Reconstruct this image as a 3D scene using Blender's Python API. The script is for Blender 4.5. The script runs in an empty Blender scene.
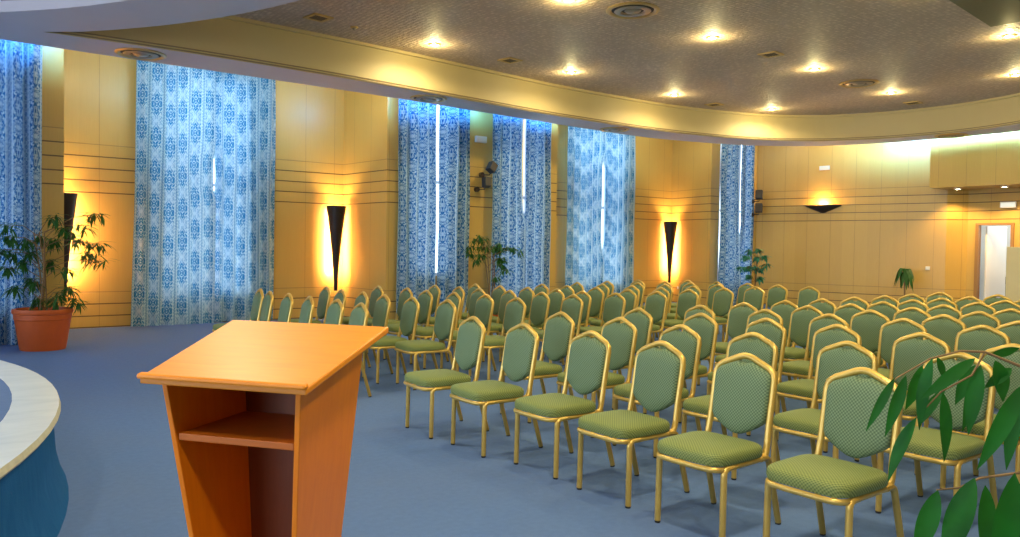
import bpy, bmesh, math, random
from math import pi, sin, cos, atan2, sqrt, radians
from mathutils import Vector, Matrix
from mathutils.geometry import tessellate_polygon
C = bpy.context.scene.collection
PI = pi
random.seed(7)

# ------------------------------------------------------------------ nodes
class NT:
    def __init__(s, name):
        s.m = bpy.data.materials.new(name); s.m.use_nodes = True
        s.t = s.m.node_tree; s.t.nodes.clear()
        s.out = s.t.nodes.new('ShaderNodeOutputMaterial')
    def n(s, typ, **kw):
        nd = s.t.nodes.new(typ)
        for k, v in kw.items():
            if k.startswith('i_'):
                key = k[2:]
                key = int(key) if key.isdigit() else key.replace('_', ' ')
                s.put(nd.inputs[key], v)
            else: setattr(nd, k, v)
        return nd
    def put(s, sock, v):
        if isinstance(v, bpy.types.NodeSocket): s.t.links.new(v, sock)
        else: sock.default_value = v
    def math(s, op, a, b=0.0, c=0.0, clamp=False):
        nd = s.t.nodes.new('ShaderNodeMath'); nd.operation = op; nd.use_clamp = clamp
        s.put(nd.inputs[0], a); s.put(nd.inputs[1], b); s.put(nd.inputs[2], c)
        return nd.outputs[0]
    def mix(s, f, a, b):
        nd = s.t.nodes.new('ShaderNodeMix'); nd.data_type = 'RGBA'
        s.put(nd.inputs[0], f)
        for k, v in ((6, a), (7, b)):
            if isinstance(v, tuple) and len(v) == 3: v = (*v, 1)
            s.put(nd.inputs[k], v)
        return nd.outputs[2]
    def band(s, x, c, hw):     # 1 within hw of c
        d = s.math('ABSOLUTE', s.math('SUBTRACT', x, c))
        return s.math('LESS_THAN', d, hw)
    def bsdf(s, col, rough=.5, metal=0., bump=None, bs=.2, bd=.01, **kw):
        b = s.n('ShaderNodeBsdfPrincipled')
        if isinstance(col, tuple) and len(col) == 3: col = (*col, 1)
        s.put(b.inputs['Base Color'], col); s.put(b.inputs['Roughness'], rough); s.put(b.inputs['Metallic'], metal)
        for k, v in kw.items(): s.put(b.inputs[k.replace('_', ' ')], v)
        if bump is not None:
            bn = s.n('ShaderNodeBump', i_Strength=bs, i_Distance=bd, i_Height=bump)
            s.t.links.new(bn.outputs[0], b.inputs['Normal'])
        return b
    def done(s, sh):
        s.t.links.new(sh.outputs[0] if hasattr(sh, 'outputs') else sh, s.out.inputs[0]); return s.m
    def coord(s, kind='Object'): return s.n('ShaderNodeTexCoord').outputs[kind]
    def noise(s, vec, scale, detail=3, rough=.5, dist=0.):
        return s.n('ShaderNodeTexNoise', i_Vector=vec, i_Scale=scale, i_Detail=detail, i_Roughness=rough, i_Distortion=dist).outputs[0]
    def mapping(s, vec, sc=(1, 1, 1), loc=(0, 0, 0), rot=(0, 0, 0)):
        return s.n('ShaderNodeMapping', i_Vector=vec, i_Scale=sc, i_Location=loc, i_Rotation=rot).outputs[0]

def simple(name, col, rough=.5, metal=0., nscale=None, var=.12, bs=.1, **kw):
    t = NT(name)
    if nscale:
        nz = t.noise(t.coord(), nscale, 4)
        c = t.mix(nz, tuple(v * (1 - var) for v in col), tuple(min(1, v * (1 + var)) for v in col))
        return t.done(t.bsdf(c, rough, metal, bump=nz, bs=bs, bd=.004, **kw))
    return t.done(t.bsdf(col, rough, metal, **kw))
def emit(name, col, st):
    t = NT(name); e = t.n('ShaderNodeEmission'); e.inputs[0].default_value = (*col, 1); e.inputs[1].default_value = st
    return t.done(e)

# carpet
t = NT('carpet_blue')
co = t.coord()
f1 = t.noise(co, 260, 2); f2 = t.noise(co, 1.1, 4, .6); f3 = t.noise(co, 24, 3)
c = t.mix(f3, (.088, .192, .47), (.135, .268, .62))
c = t.mix(t.math('MULTIPLY', f2, .45), c, (.20, .24, .35))
c = t.mix(t.math('MULTIPLY', f1, .55), c, (.06, .105, .22))
M_carpet = t.done(t.bsdf(c, .95, bump=f1, bs=.5, bd=.006, Specular_IOR_Level=.15))
t = NT('carpet_riser')
co = t.coord(); f1 = t.noise(co, 200, 2); f3 = t.noise(t.mapping(co, (6, 6, 1.2)), 4, 4)
c = t.mix(f3, (.004, .075, .25), (.016, .125, .36))
M_riser = t.done(t.bsdf(c, .95, bump=f1, bs=.5, bd=.006, Specular_IOR_Level=.15))

# wood veneer wall: UV = (metres along the wall, height)
def veneer(name, base1, base2, rough=.38):
    t = NT(name)
    uv = t.n('ShaderNodeUVMap').outputs[0]
    sp = t.n('ShaderNodeSeparateXYZ', i_Vector=uv); s_, z = sp.outputs[0], sp.outputs[1]
    g = t.noise(t.mapping(uv, (22, .9, 1)), 3, 5, .6, .4)
    big = t.noise(t.mapping(uv, (1.6, .3, 1)), 1, 2)
    pid = t.math('FLOOR', t.math('DIVIDE', s_, .62))
    wn = t.n('ShaderNodeTexWhiteNoise', noise_dimensions='1D', i_W=pid).outputs[0]
    c = t.mix(g, base1, base2)
    c = t.mix(t.math('MULTIPLY', wn, .22), c, (base1[0] * .72, base1[1] * .66, base1[2] * .6))
    c = t.mix(t.math('MULTIPLY', big, .18), c, (base2[0], base2[1] * .95, base2[2] * .9))
    dark = None
    for h in (2.329, 2.535, 2.742, 2.948, .413, .2065, .012):
        b = t.band(z, h, .0095)
        dark = b if dark is None else t.math('MAXIMUM', dark, b)
    light = t.math('MAXIMUM', t.band(z, 3.155, .007), t.band(z, .62, .007))
    seam = t.math('LESS_THAN', t.math('ABSOLUTE', t.math('SUBTRACT', t.math('FRACT', t.math('DIVIDE', s_, .62)), .5)), .006)
    c = t.mix(t.math('MULTIPLY', light, .5), c, (.16, .09, .03))
    c = t.mix(t.math('MULTIPLY', seam, .5), c, (.16, .08, .02))
    c = t.mix(t.math('MULTIPLY', dark, .9), c, (.07, .035, .012))
    gr = t.math('SUBTRACT', 1, t.math('MAXIMUM', dark, t.math('MAXIMUM', seam, light)))
    return t.done(t.bsdf(c, rough, bump=gr, bs=.5, bd=.012, Coat_Weight=.25, Coat_Roughness=.25))
M_wall = veneer('veneer_maple', (.56, .345, .075), (.64, .42, .105))

# ceilings
t = NT('relief_wallpaper')
co = t.coord()
v1 = t.n('ShaderNodeTexVoronoi', i_Vector=t.mapping(co, (1, 1, 1)), i_Scale=14.0, i_Randomness=.35).outputs[0]
nz = t.noise(co, 38, 3)
h = t.math('ADD', v1, t.math('MULTIPLY', nz, .6))
c = t.mix(t.math('MULTIPLY', v1, 1.7, clamp=True), (1.0, .82, .63), (.58, .44, .32))
M_ceil = t.done(t.bsdf(c, .6, bump=h, bs=1.0, bd=.03))
M_soffit = simple('soffit_paint', (.72, .66, .68), .7, nscale=3, var=.03)
M_recess = simple('recess_paint', (.46, .38, .42), .7)
M_fascia = simple('fascia_cream_paint', (.62, .50, .25), .5, nscale=2, var=.03)
M_lip = simple('fascia_lip', (.30, .22, .12), .6)
M_olive = simple('olive_ceiling_patch', (.20, .18, .07), .6, nscale=30, var=.15)
M_white = simple('white_plastic', (.82, .82, .78), .4)
M_trim = simple('brown_trim', (.30, .16, .05), .5)
M_marble = None
t = NT('marble')
co = t.coord(); a = t.noise(t.mapping(co, (1, 3, 1)), 1.6, 6, .6, 1.5)
c = t.mix(t.math('POWER', a, 2.0), (.74, .84, .92), (.40, .52, .62))
M_marble = t.done(t.bsdf(c, .28))
M_stone_edge = simple('stone_edge', (.50, .50, .40), .6, nscale=20, var=.3)

# lectern wood
t = NT('lectern_pine')
co = t.coord()
g = t.noise(t.mapping(co, (1.6, 16, 16)), 3.0, 6, .6, .8)
g2 = t.noise(t.mapping(co, (.8, 5, 5)), 1.5, 3)
c = t.mix(g, (.66, .18, .002), (.92, .34, .008))
c = t.mix(t.math('MULTIPLY', g2, .5), c, (.80, .27, .006))
M_lect = t.done(t.bsdf(c, .45, bump=g, bs=.05, bd=.002, Coat_Weight=.12, Coat_Roughness=.3))
t = NT('lectern_side_veneer')
co = t.coord()
g = t.noise(t.mapping(co, (14, 14, 1.2)), 3.0, 6, .6, .8)
c = t.mix(g, (.74, .17, .001), (.92, .28, .003))
M_lside = t.done(t.bsdf(c, .42, bump=g, bs=.05, bd=.002, Coat_Weight=.12, Coat_Roughness=.3))
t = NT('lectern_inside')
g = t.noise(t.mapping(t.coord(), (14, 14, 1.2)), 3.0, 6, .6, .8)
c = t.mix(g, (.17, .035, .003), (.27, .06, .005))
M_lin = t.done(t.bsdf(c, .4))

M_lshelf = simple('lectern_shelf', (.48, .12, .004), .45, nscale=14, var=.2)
# chairs
M_gold = simple('gold_frame', (.71, .475, .105), .36, .55, nscale=30, var=.06, bs=.02, Coat_Weight=.3, Coat_Roughness=.2)
M_gold_shade = simple('gold_frame_shaded', (.56, .37, .08), .38, .55, nscale=30, var=.06, bs=.02, Coat_Weight=.3, Coat_Roughness=.2)  # frame gold darkened to paint in the shade on the rear legs
M_rub = simple('black_rubber', (.02, .02, .02), .7)
def fabric(name, c1, c2):
    t = NT(name)
    uv = t.n('ShaderNodeUVMap').outputs[0]
    r = uv
    sp = t.n('ShaderNodeSeparateXYZ', i_Vector=r)
    k = 2 * pi / .0185
    a = t.math('SINE', t.math('MULTIPLY', sp.outputs[0], k)); b = t.math('SINE', t.math('MULTIPLY', sp.outputs[1], k))
    m = t.math('MULTIPLY', a, b)
    m = t.math('MULTIPLY_ADD', m, .75, .5, clamp=True)
    nz = t.noise(uv, 900, 2)
    c = t.mix(m, c1, c2)
    c = t.mix(t.math('MULTIPLY', nz, .25), c, tuple(v * .6 for v in c1))
    return t.done(t.bsdf(c, .72, bump=m, bs=.25, bd=.0015, Sheen_Weight=.12, Sheen_Roughness=.35, Sheen_Tint=(.45, .85, .75, 1)))
M_fab = fabric('green_seat_fabric', (.10, .15, .032), (.29, .34, .10))
M_fabb = fabric('green_back_fabric', (.070, .130, .066), (.21, .31, .17))

# curtain: UV = (metres along cloth, height)
def curtain_mat(name, blue, lite, seed=0.):
    t = NT(name)
    uv = t.n('ShaderNodeUVMap').outputs[0]
    sp = t.n('ShaderNodeSeparateXYZ', i_Vector=uv)
    s_, z = sp.outputs[0], sp.outputs[1]
    P = .34
    f = t.math('FRACT', t.math('DIVIDE', s_, P))
    q = t.math('MULTIPLY', t.math('ABSOLUTE', t.math('SUBTRACT', f, .5)), 2.)   # 0 centre of wide band ... 1 centre of narrow band
    zr = .58
    sid = t.n('ShaderNodeTexWhiteNoise', noise_dimensions='1D', i_W=t.math('FLOOR', t.math('DIVIDE', s_, P))).outputs[0]
    z0_ = z
    z = t.math('ADD', z, sid)
    zf = t.math('MULTIPLY', t.math('ABSOLUTE', t.math('SUBTRACT', t.math('FRACT', t.math('DIVIDE', z, zr)), .5)), 2.)
    cv = t.n('ShaderNodeCombineXYZ', i_0=t.math('MULTIPLY', q, .17), i_1=t.math('MULTIPLY', zf, zr * .5), i_2=seed).outputs[0]
    n1 = t.noise(cv, 25, 2, .5, 1.4)
    orn = t.math('GREATER_THAN', n1, .505)
    d = t.math('SQRT', t.math('ADD', t.math('POWER', t.math('MULTIPLY', q, 1.2), 2.), t.math('POWER', t.math('MULTIPLY', zf, 2.6), 2.)))
    d = t.math('ADD', d, t.math('MULTIPLY', t.math('SUBTRACT', n1, .5), 2.0))
    med = t.math('LESS_THAN', t.math('ABSOLUTE', t.math('SUBTRACT', d, .55)), .08)
    core = t.math('LESS_THAN', d, .26)
    orn = t.math('MAXIMUM', t.math('MAXIMUM', orn, med), core)
    zn = t.math('ABSOLUTE', t.math('SUBTRACT', t.math('FRACT', t.math('DIVIDE', z, .115)), .5))
    qn = t.math('SUBTRACT', 1., q)
    cn = t.n('ShaderNodeCombineXYZ', i_0=t.math('MULTIPLY', qn, .17), i_1=t.math('MULTIPLY', zn, .115), i_2=seed + 4.).outputs[0]
    dia = t.math('GREATER_THAN', t.noise(cn, 42, 2, .5, 1.), .50)
    wide = t.math('LESS_THAN', q, .70)
    pat = t.math('ADD', t.math('MULTIPLY', wide, orn), t.math('MULTIPLY', t.math('SUBTRACT', 1., wide), dia))
    line = t.math('MAXIMUM', t.band(q, .70, .05), t.band(q, .83, .022))
    pat = t.math('MAXIMUM', t.math('MULTIPLY', pat, .80), line)
    fine = t.noise(uv, 120, 2)
    pat = t.math('MULTIPLY', pat, t.math('MULTIPLY_ADD', fine, .3, .85), clamp=True)
    c = t.mix(pat, blue, lite)
    b = t.bsdf(c, .75, bump=pat, bs=.15, bd=.003)
    tr = t.n('ShaderNodeBsdfTranslucent'); t.put(tr.inputs[0], c)
    mx = t.n('ShaderNodeMixShader'); mx.inputs[0].default_value = .30
    t.t.links.new(b.outputs[0], mx.inputs[1]); t.t.links.new(tr.outputs[0], mx.inputs[2])
    return t.done(mx)
M_curt = curtain_mat('blue_damask', (.006, .125, .36), (.44, .61, .74))
M_curt_pale = curtain_mat('blue_damask_pale', (.008, .19, .42), (.56, .73, .81), 3.)  # same pattern in a paler blue with lighter motifs

M_black = simple('black_lacquer', (.022, .012, .010), .35)
M_spk = simple('speaker_grey', (.025, .035, .05), .6, nscale=60, var=.2)
M_terra = simple('terracotta', (.47, .082, .007), .55, nscale=10, var=.12)
M_soil = simple('soil', (.045, .03, .02), .9, nscale=60, var=.4, bs=.6)
def leafmat(name, a, b, tr=.25, rough=.4):
    t = NT(name)
    nz = t.noise(t.coord(), 14, 2)
    c = t.mix(nz, a, b)
    p = t.bsdf(c, rough, Specular_IOR_Level=.3)
    q = t.n('ShaderNodeBsdfTranslucent'); t.put(q.inputs[0], t.mix(.5, c, (.10, .35, .04)))
    mx = t.n('ShaderNodeMixShader'); mx.inputs[0].default_value = tr
    t.t.links.new(p.outputs[0], mx.inputs[1]); t.t.links.new(q.outputs[0], mx.inputs[2])
    return t.done(mx)
M_leaf = leafmat('leaf_green', (.012, .075, .014), (.05, .17, .035))
M_leaf_fg = leafmat('leaf_glossy_green', (.001, .032, .003), (.005, .17, .008), .15, .6)
M_leaf_teal_lit = leafmat('leaf_teal_lit', (.02, .16, .10), (.07, .32, .20))  # leaf green shifted to teal, bluish light put into the colour
M_stem = simple('stem_brown', (.22, .13, .05), .7)
M_vent = simple('vent_metal', (.38, .33, .25), .35, .5)
M_ventd = simple('vent_dark', (.05, .04, .03), .6)
M_brass = simple('brass_ring', (.70, .50, .20), .35, .6)
M_door = simple('door_white_paint', (.74, .74, .70), .4)
M_hall = simple('hall_white_wall', (.76, .78, .76), .7)
M_cream = simple('cream_laminate', (.74, .62, .33), .5, nscale=4, var=.05)
M_frame = simple('window_frame_paint', (.75, .77, .8), .4)
M_chrome = simple('chrome', (.55, .55, .55), .25, .9)
t = NT('window_glass')
gl = t.n('ShaderNodeBsdfGlossy', i_Roughness=.05); tp = t.n('ShaderNodeBsdfTransparent')
mx = t.n('ShaderNodeMixShader'); mx.inputs[0].default_value = .06
t.t.links.new(tp.outputs[0], mx.inputs[1]); t.t.links.new(gl.outputs[0], mx.inputs[2])
M_glass = t.done(mx)
M_lamp = emit('downlight_lens', (1., .86, .45), 40)
M_tube = emit('sconce_tube', (1., .58, .18), 10)
M_cool = emit('cove_tube_glow', (.45, .85, 1.), 5)
M_exit = emit('exit_sign_face', (.95, .93, .75), .9)

# ------------------------------------------------------------------ mesh helpers
def obj(name, bm, mats, parent=None, smooth=False, bevel=0, mods=None):
    bmesh.ops.recalc_face_normals(bm, faces=bm.faces)
    me = bpy.data.meshes.new(name); bm.to_mesh(me); bm.free()
    o = bpy.data.objects.new(name, me); C.objects.link(o)
    for m in (mats if isinstance(mats, (list, tuple)) else [mats]): me.materials.append(m)
    if smooth:
        for p in me.polygons: p.use_smooth = True
        try: me.set_sharp_from_angle(angle=radians(smooth if smooth is not True else 45))
        except Exception: pass
    if bevel:
        b = o.modifiers.new('bevel', 'BEVEL'); b.width = bevel; b.segments = 2; b.limit_method = 'ANGLE'
    if parent: o.parent = parent
    return o
def struct(name, bm, mats, parent=None, **kw):
    o = obj(name, bm, mats, parent, **kw)
    if not parent: o['kind'] = 'structure'
    return o
def thing(name, label, cat, loc=(0, 0, 0), rotz=0, group=None):
    o = bpy.data.objects.new(name, None); C.objects.link(o); o.empty_display_size = .1
    o.location = loc; o.rotation_euler = (0, 0, rotz); o['label'] = label; o['category'] = cat
    if group: o['group'] = group
    return o
def tag(o, label, cat, group=None):
    o['label'] = label; o['category'] = cat
    if group: o['group'] = group
    return o
def box(bm, x0, x1, y0, y1, z0, z1, M=None):
    v = [Vector((x, y, z)) for z in (z0, z1) for y in (y0, y1) for x in (x0, x1)]
    if M: v = [M @ a for a in v]
    v = [bm.verts.new(a) for a in v]
    for f in ((0, 1, 3, 2), (4, 6, 7, 5), (0, 4, 5, 1), (2, 3, 7, 6), (0, 2, 6, 4), (1, 5, 7, 3)): bm.faces.new([v[i] for i in f])
    return v
def tube(bm, pts, r, n=8, closed=False, flat=1.0, caps=True):
    pts = [Vector(p) for p in pts]; N = len(pts)
    rs = r if isinstance(r, (list, tuple)) else [r] * N
    T = []
    for i in range(N):
        a = pts[(i - 1) % N] if (closed or i > 0) else pts[0]
        b = pts[(i + 1) % N] if (closed or i < N - 1) else pts[-1]
        T.append((b - a).normalized())
    up = Vector((0, 0, 1)) if abs(T[0].z) < .9 else Vector((0, 1, 0))
    nrm = (up - T[0] * up.dot(T[0])).normalized(); rings = []
    for i in range(N):
        if i: 
            nrm = (nrm - T[i] * nrm.dot(T[i]))
            nrm = nrm.normalized() if nrm.length > 1e-6 else T[i].orthogonal().normalized()
        bi = T[i].cross(nrm)
        rings.append([bm.verts.new(pts[i] + (nrm * cos(2 * pi * k / n) * flat + bi * sin(2 * pi * k / n)) * rs[i]) for k in range(n)])
    for i in range(N if closed else N - 1):
        A, B = rings[i], rings[(i + 1) % N]
        for k in range(n): bm.faces.new((A[k], A[(k + 1) % n], B[(k + 1) % n], B[k]))
    if not closed and caps:
        bm.faces.new(rings[0][::-1]); bm.faces.new(rings[-1])
def lathe(bm, prof, n=32, c=(0, 0), M=None, a0=0., a1=2 * pi):
    full = abs(a1 - a0 - 2 * pi) < 1e-6
    m = n if full else n + 1
    rings = []
    for r, z in prof:
        rg = []
        for k in range(m):
            a = a0 + (a1 - a0) * k / n
            v = Vector((c[0] + r * cos(a), c[1] + r * sin(a), z))
            rg.append(bm.verts.new(M @ v if M else v))
        rings.append(rg)
    for A, B in zip(rings, rings[1:]):
        for k in range(m if full else m - 1): bm.faces.new((A[k], A[(k + 1) % m], B[(k + 1) % m], B[k]))
    return rings
def fillet(pts, r, n=5):
    """round the interior corners of a polyline"""
    pts = [Vector(p) for p in pts]; out = [pts[0]]
    rr = r if isinstance(r, (list, tuple)) else [r] * len(pts)
    for i in range(1, len(pts) - 1):
        p, a, b = pts[i], pts[i - 1], pts[i + 1]
        d1, d2 = (a - p), (b - p); L = min(rr[i], d1.length * .49, d2.length * .49)
        A, B = p + d1.normalized() * L, p + d2.normalized() * L
        for k in range(n + 1):
            u = k / n; out.append((1 - u) ** 2 * A + 2 * u * (1 - u) * p + u * u * B)
    out.append(pts[-1]); return out
def crom(P, n=6, closed=False):
    P = [Vector((p[0], p[1], 0)) for p in P]; N = len(P); out = []
    for i in range(N if closed else N - 1):
        g = lambda j: P[j % N] if closed else P[max(0, min(N - 1, j))]
        p0, p1, p2, p3 = g(i - 1), g(i), g(i + 1), g(i + 2)
        for k in range(n):
            u = k / n
            out.append(.5 * ((2 * p1) + (p2 - p0) * u + (2 * p0 - 5 * p1 + 4 * p2 - p3) * u * u + (3 * p1 - p0 - 3 * p2 + p3) * u ** 3))
    if not closed: out.append(P[-1])
    return [(p.x, p.y) for p in out]
def plate(bm, loops, z):
    """flat polygon with holes"""
    vs = [[Vector((x, y, z)) for x, y in lp] for lp in loops]
    flat = [v for l in vs for v in l]
    bv = [bm.verts.new(v) for v in flat]
    for tri in tessellate_polygon(vs): 
        try: bm.faces.new([bv[i] for i in tri])
        except ValueError: pass
def strip(bm, loop, z0, z1, closed=True):
    A = [bm.verts.new((x, y, z0)) for x, y in loop]; B = [bm.verts.new((x, y, z1)) for x, y in loop]
    n = len(loop)
    for i in range(n if closed else n - 1): bm.faces.new((A[i], A[(i + 1) % n], B[(i + 1) % n], B[i]))

# ------------------------------------------------------------------ room shell
TOP = 5.2
bm = bmesh.new(); v = [bm.verts.new(p) for p in ((-11.2, -8.2, 0), (23.5, -8.2, 0), (23.5, 15.2, 0), (-11.2, 15.2, 0))]; bm.faces.new(v)
struct('floor', bm, M_carpet)

def wall(name, pts, openings=(), s0=0., top=TOP, mat=None):
    """pts: plan polyline. openings: (segment, a, b, z0, z1) metres along that segment"""
    bm = bmesh.new(); uvl = bm.loops.layers.uv.new('UVMap'); s = s0
    def quad(P, Q, sa, sb, L, z0, z1, off):
        d = (Q - P).normalized()
        vs = []
        for t_, z in ((sa, z0), (sb, z0), (sb, z1), (sa, z1)):
            p = P + d * t_; vs.append((p.x, p.y, z, t_ + off))
        f = bm.faces.new([bm.verts.new(q[:3]) for q in vs])
        for lp, q in zip(f.loops, vs): lp[uvl].uv = (q[3], q[2])
    for i in range(len(pts) - 1):
        P, Q = Vector(pts[i]), Vector(pts[i + 1]); L = (Q - P).length
        ops = sorted([o for o in openings if o[0] == i], key=lambda o: o[1])
        x = 0
        for _, a, b, z0, z1 in ops:
            quad(P, Q, x, a, L, 0, top, s); 
            if z0 > 0: quad(P, Q, a, b, L, 0, z0, s)
            quad(P, Q, a, b, L, z1, top, s)
            x = b
        quad(P, Q, x, L, L, 0, top, s)
        s += L
    o = struct(name, bm, mat or M_wall)
    return o
WN = [0]
def window(P, Q, a, b, z0, z1, mull=2):
    """frame and panes of an opening"""
    WN[0] += 1
    P, Q = Vector(P), Vector(Q); d = (Q - P).normalized(); ang = atan2(d.y, d.x)
    root = bpy.data.objects.new('window_%d' % WN[0], None); C.objects.link(root); root['kind'] = 'structure'
    p = P + d * a; root.location = (p.x, p.y, z0); root.rotation_euler = (0, 0, ang)
    w, h = b - a, z1 - z0; bm = bmesh.new(); e = .06
    for x in [0] + [w * k / mull for k in range(1, mull)] + [w]:
        box(bm, x - e / 2 if 0 < x < w else (0 if x == 0 else w - e), x + e / 2 if 0 < x < w else (e if x == 0 else w), .02, .09, 0, h)
    for z in (0, h - e, h * .5): box(bm, 0, w, .021, .089, z, z + e)
    obj('window_frame', bm, M_frame, root)
    bm = bmesh.new(); v = [bm.verts.new(q) for q in ((.01, .055, .01), (w - .01, .055, .01), (w - .01, .055, h - .01), (.01, .055, h - .01))]; bm.faces.new(v)
    obj('pane', bm, M_glass, root)
wl = [(-11.2, 13.2), (1.74, 13.2), (1.74, 15.0), (7.05, 15.0), (7.2, 13.4), (11.5, 13.4), (11.55, 15.0), (17.2, 15.0), (16.93, 13.4), (18.95, 13.4)]
ops = [(0, 10.9, 12.4, .5, 4.6), (2, 1.7, 3.4, .5, 4.6), (4, .45, 1.5, .9, 4.6), (4, 2.6, 3.85, .5, 4.6), (6, 1.7, 3.7, .5, 4.6), (8, .35, 1.72, .5, 4.6), (0, 2, 5, .5, 4.6), (0, 6.5, 9.3, .5, 4.6)]
wall('wall_left', wl, ops, s0=.3)
for i, a, b, z0, z1 in ops: window(wl[i], wl[i + 1], a, b, z0, z1, 2 if z0 == .9 else 3)
wb = [(18.95, 13.4), (20.05, 8.73), (20.33, 8.36), (20.33, -8.2)]
dop = [(2, .26, .95, 0, 2.19)]
wall('wall_back', wb, dop, s0=.12)
wall('wall_right', [(-11.2, -8.2), (20.33, -8.2)])
wf = [(-11.2, 13.2), (-11.2, -8.2)]
fo = [(0, 1.5, 5.5, .9, 3.9), (0, 7, 11, .9, 3.9), (0, 13, 17, .9, 3.9)]  # unseen windows, put in behind the stage for the fill light
wall('wall_front', wf, fo, mat=simple('front_wall_paint', (.6, .52, .36), .7))
for i, a, b, z0, z1 in fo: window(wf[1 - 1], wf[1], a, b, z0, z1, 3)

# ceiling plates
SZ, UZ = 4.15, 4.77
far = [(1.30, 11.58), (3.0, 11.5), (4.7, 11.54), (6.49, 11.65), (8.75, 11.87), (10.4, 12.0), (12.73, 12.0), (14.53, 11.8), (16.14, 11.3), (17.2, 10.55), (17.85, 9.5), (18.1, 8.5), (18.1, 7.45), (17.76, 6.3), (16.9, 4.6), (15.5, 2.2), (13.2, -.2), (10, -2.2), (6, -3.6), (2, -4.2), (-.9, -1.45)]
farc = crom(far, 6)
SC = (-4.49, 5.92)
def circ(R, a0, a1, n): return [(SC[0] + R * cos(radians(a0 + (a1 - a0) * k / n)), SC[1] + R * sin(radians(a0 + (a1 - a0) * k / n))) for k in range(n + 1)]
nearc = circ(8.15, -64, 43.5, 40)[1:-1]
hole = farc[:] + nearc
outer_far = [(-11, 12.0), (-5, 12.1), (.89, 12.38), (2.62, 12.44), (4.37, 12.44), (6.93, 12.5), (9.35, 12.68), (11.6, 12.8), (13.64, 12.85), (15.34, 12.55), (16.9, 11.95), (17.95, 11.05), (18.5, 9.9), (18.78, 8.6), (18.86, 7.56), (18.84, 6.76), (18.5, 5), (17.4, 2.3), (15.2, -.8), (12, -3.2), (8, -5), (2, -6), (-11, -6.2)]
outc = crom(outer_far, 6)
disc = circ(7.27, 0, 360, 96)[:-1]
bm = bmesh.new()
plate(bm, [outc, hole, disc], SZ)
strip(bm, outc, SZ, SZ + .28); strip(bm, disc, SZ, SZ + .13)
struct('ceiling_soffit', bm, M_soffit)
bm = bmesh.new(); plate(bm, [disc], SZ + .13); struct('ceiling_recess', bm, M_recess)
bm = bmesh.new(); plate(bm, [outc, hole], SZ + .28); struct('ceiling_soffit_top', bm, M_soffit)
bm = bmesh.new(); strip(bm, hole, SZ, TOP); struct('trim_1', bm, M_fascia)
def offset_path(loop, d):
    n = len(loop); out = []
    for i in range(n):
        a, b = Vector(loop[i - 1]), Vector(loop[(i + 1) % n]); tt = (b - a).normalized()
        out.append((loop[i][0] + tt.y * d, loop[i][1] - tt.x * d))
    return out
hin = offset_path(hole, .05); hin2 = offset_path(hole, .018)
bm = bmesh.new(); strip(bm, hin, UZ - .05, UZ); 
for i in range(len(hole)):
    j = (i + 1) % len(hole)
    bm.faces.new([bm.verts.new((*p, UZ - .05)) for p in (hole[i], hole[j], hin[j], hin[i])])
struct('trim_2', bm, M_fascia)
bm = bmesh.new()
for za in (SZ + .012, SZ + .05):
    strip(bm, hin2, za, za + .014)
    for zz in (za, za + .014):
        for i in range(len(hole)):
            j = (i + 1) % len(hole)
            bm.faces.new([bm.verts.new((*p, zz)) for p in (hole[i], hole[j], hin2[j], hin2[i])])
struct('trim_3', bm, M_lip)
bm = bmesh.new(); plate(bm, [hole], UZ); struct('ceiling', bm, M_ceil)
bm = bmesh.new(); v = [bm.verts.new(p) for p in ((-11.2, -8.2, TOP), (23.5, -8.2, TOP), (23.5, 15.2, TOP), (-11.2, 15.2, TOP))]; bm.faces.new(v)
struct('ceiling_slab', bm, M_soffit)
# dark olive patch, a thin slab just under the ceiling
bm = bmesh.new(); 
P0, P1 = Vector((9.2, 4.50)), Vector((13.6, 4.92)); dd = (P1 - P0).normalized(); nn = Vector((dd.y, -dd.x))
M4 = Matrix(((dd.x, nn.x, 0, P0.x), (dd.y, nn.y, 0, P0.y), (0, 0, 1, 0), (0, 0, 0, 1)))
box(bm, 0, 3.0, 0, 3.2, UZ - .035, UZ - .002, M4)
struct('ceiling_dark_patch', bm, M_olive)

# bulkhead over the entrance
bm = bmesh.new(); uvl = bm.loops.layers.uv.new('UVMap')
box(bm, 19.35, 20.32, -2, 8.84, 3.06, TOP - .01)
for f in bm.faces:
    for lp in f.loops: lp[uvl].uv = (lp.vert.co.y * 1. + .35, max(3.3, lp.vert.co.z + .3))
struct('trim_4', bm, M_wall)
for k, y in enumerate((8.35, 7.35, 6.35)):
    t_ = thing('downlight', ['small recessed spotlight under the bulkhead at its left end', 'small recessed spotlight under the bulkhead above the doorway', 'small recessed spotlight under the bulkhead right of the doorway'][k], 'light', (19.72, y, 3.06), 0, 'spotlights under the bulkhead')
    bm = bmesh.new(); lathe(bm, [(.05, -.03), (.08, -.034), (.085, 0)], 20); obj('trim_ring', bm, M_white, t_, smooth=True)
    bm = bmesh.new(); lathe(bm, [(.0005, -.036), (.05, -.030)], 20); obj('lens', bm, M_lamp, t_)
    l = bpy.data.lights.new('spot_under_bulkhead', 'SPOT'); l.energy = 120; l.color = (1, .62, .25); l.spot_size = radians(125); l.spot_blend = .6; l.shadow_soft_size = .04
    lo = bpy.data.objects.new('spot_under_bulkhead', l); C.objects.link(lo); lo.location = (19.72, y, 2.98)

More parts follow.
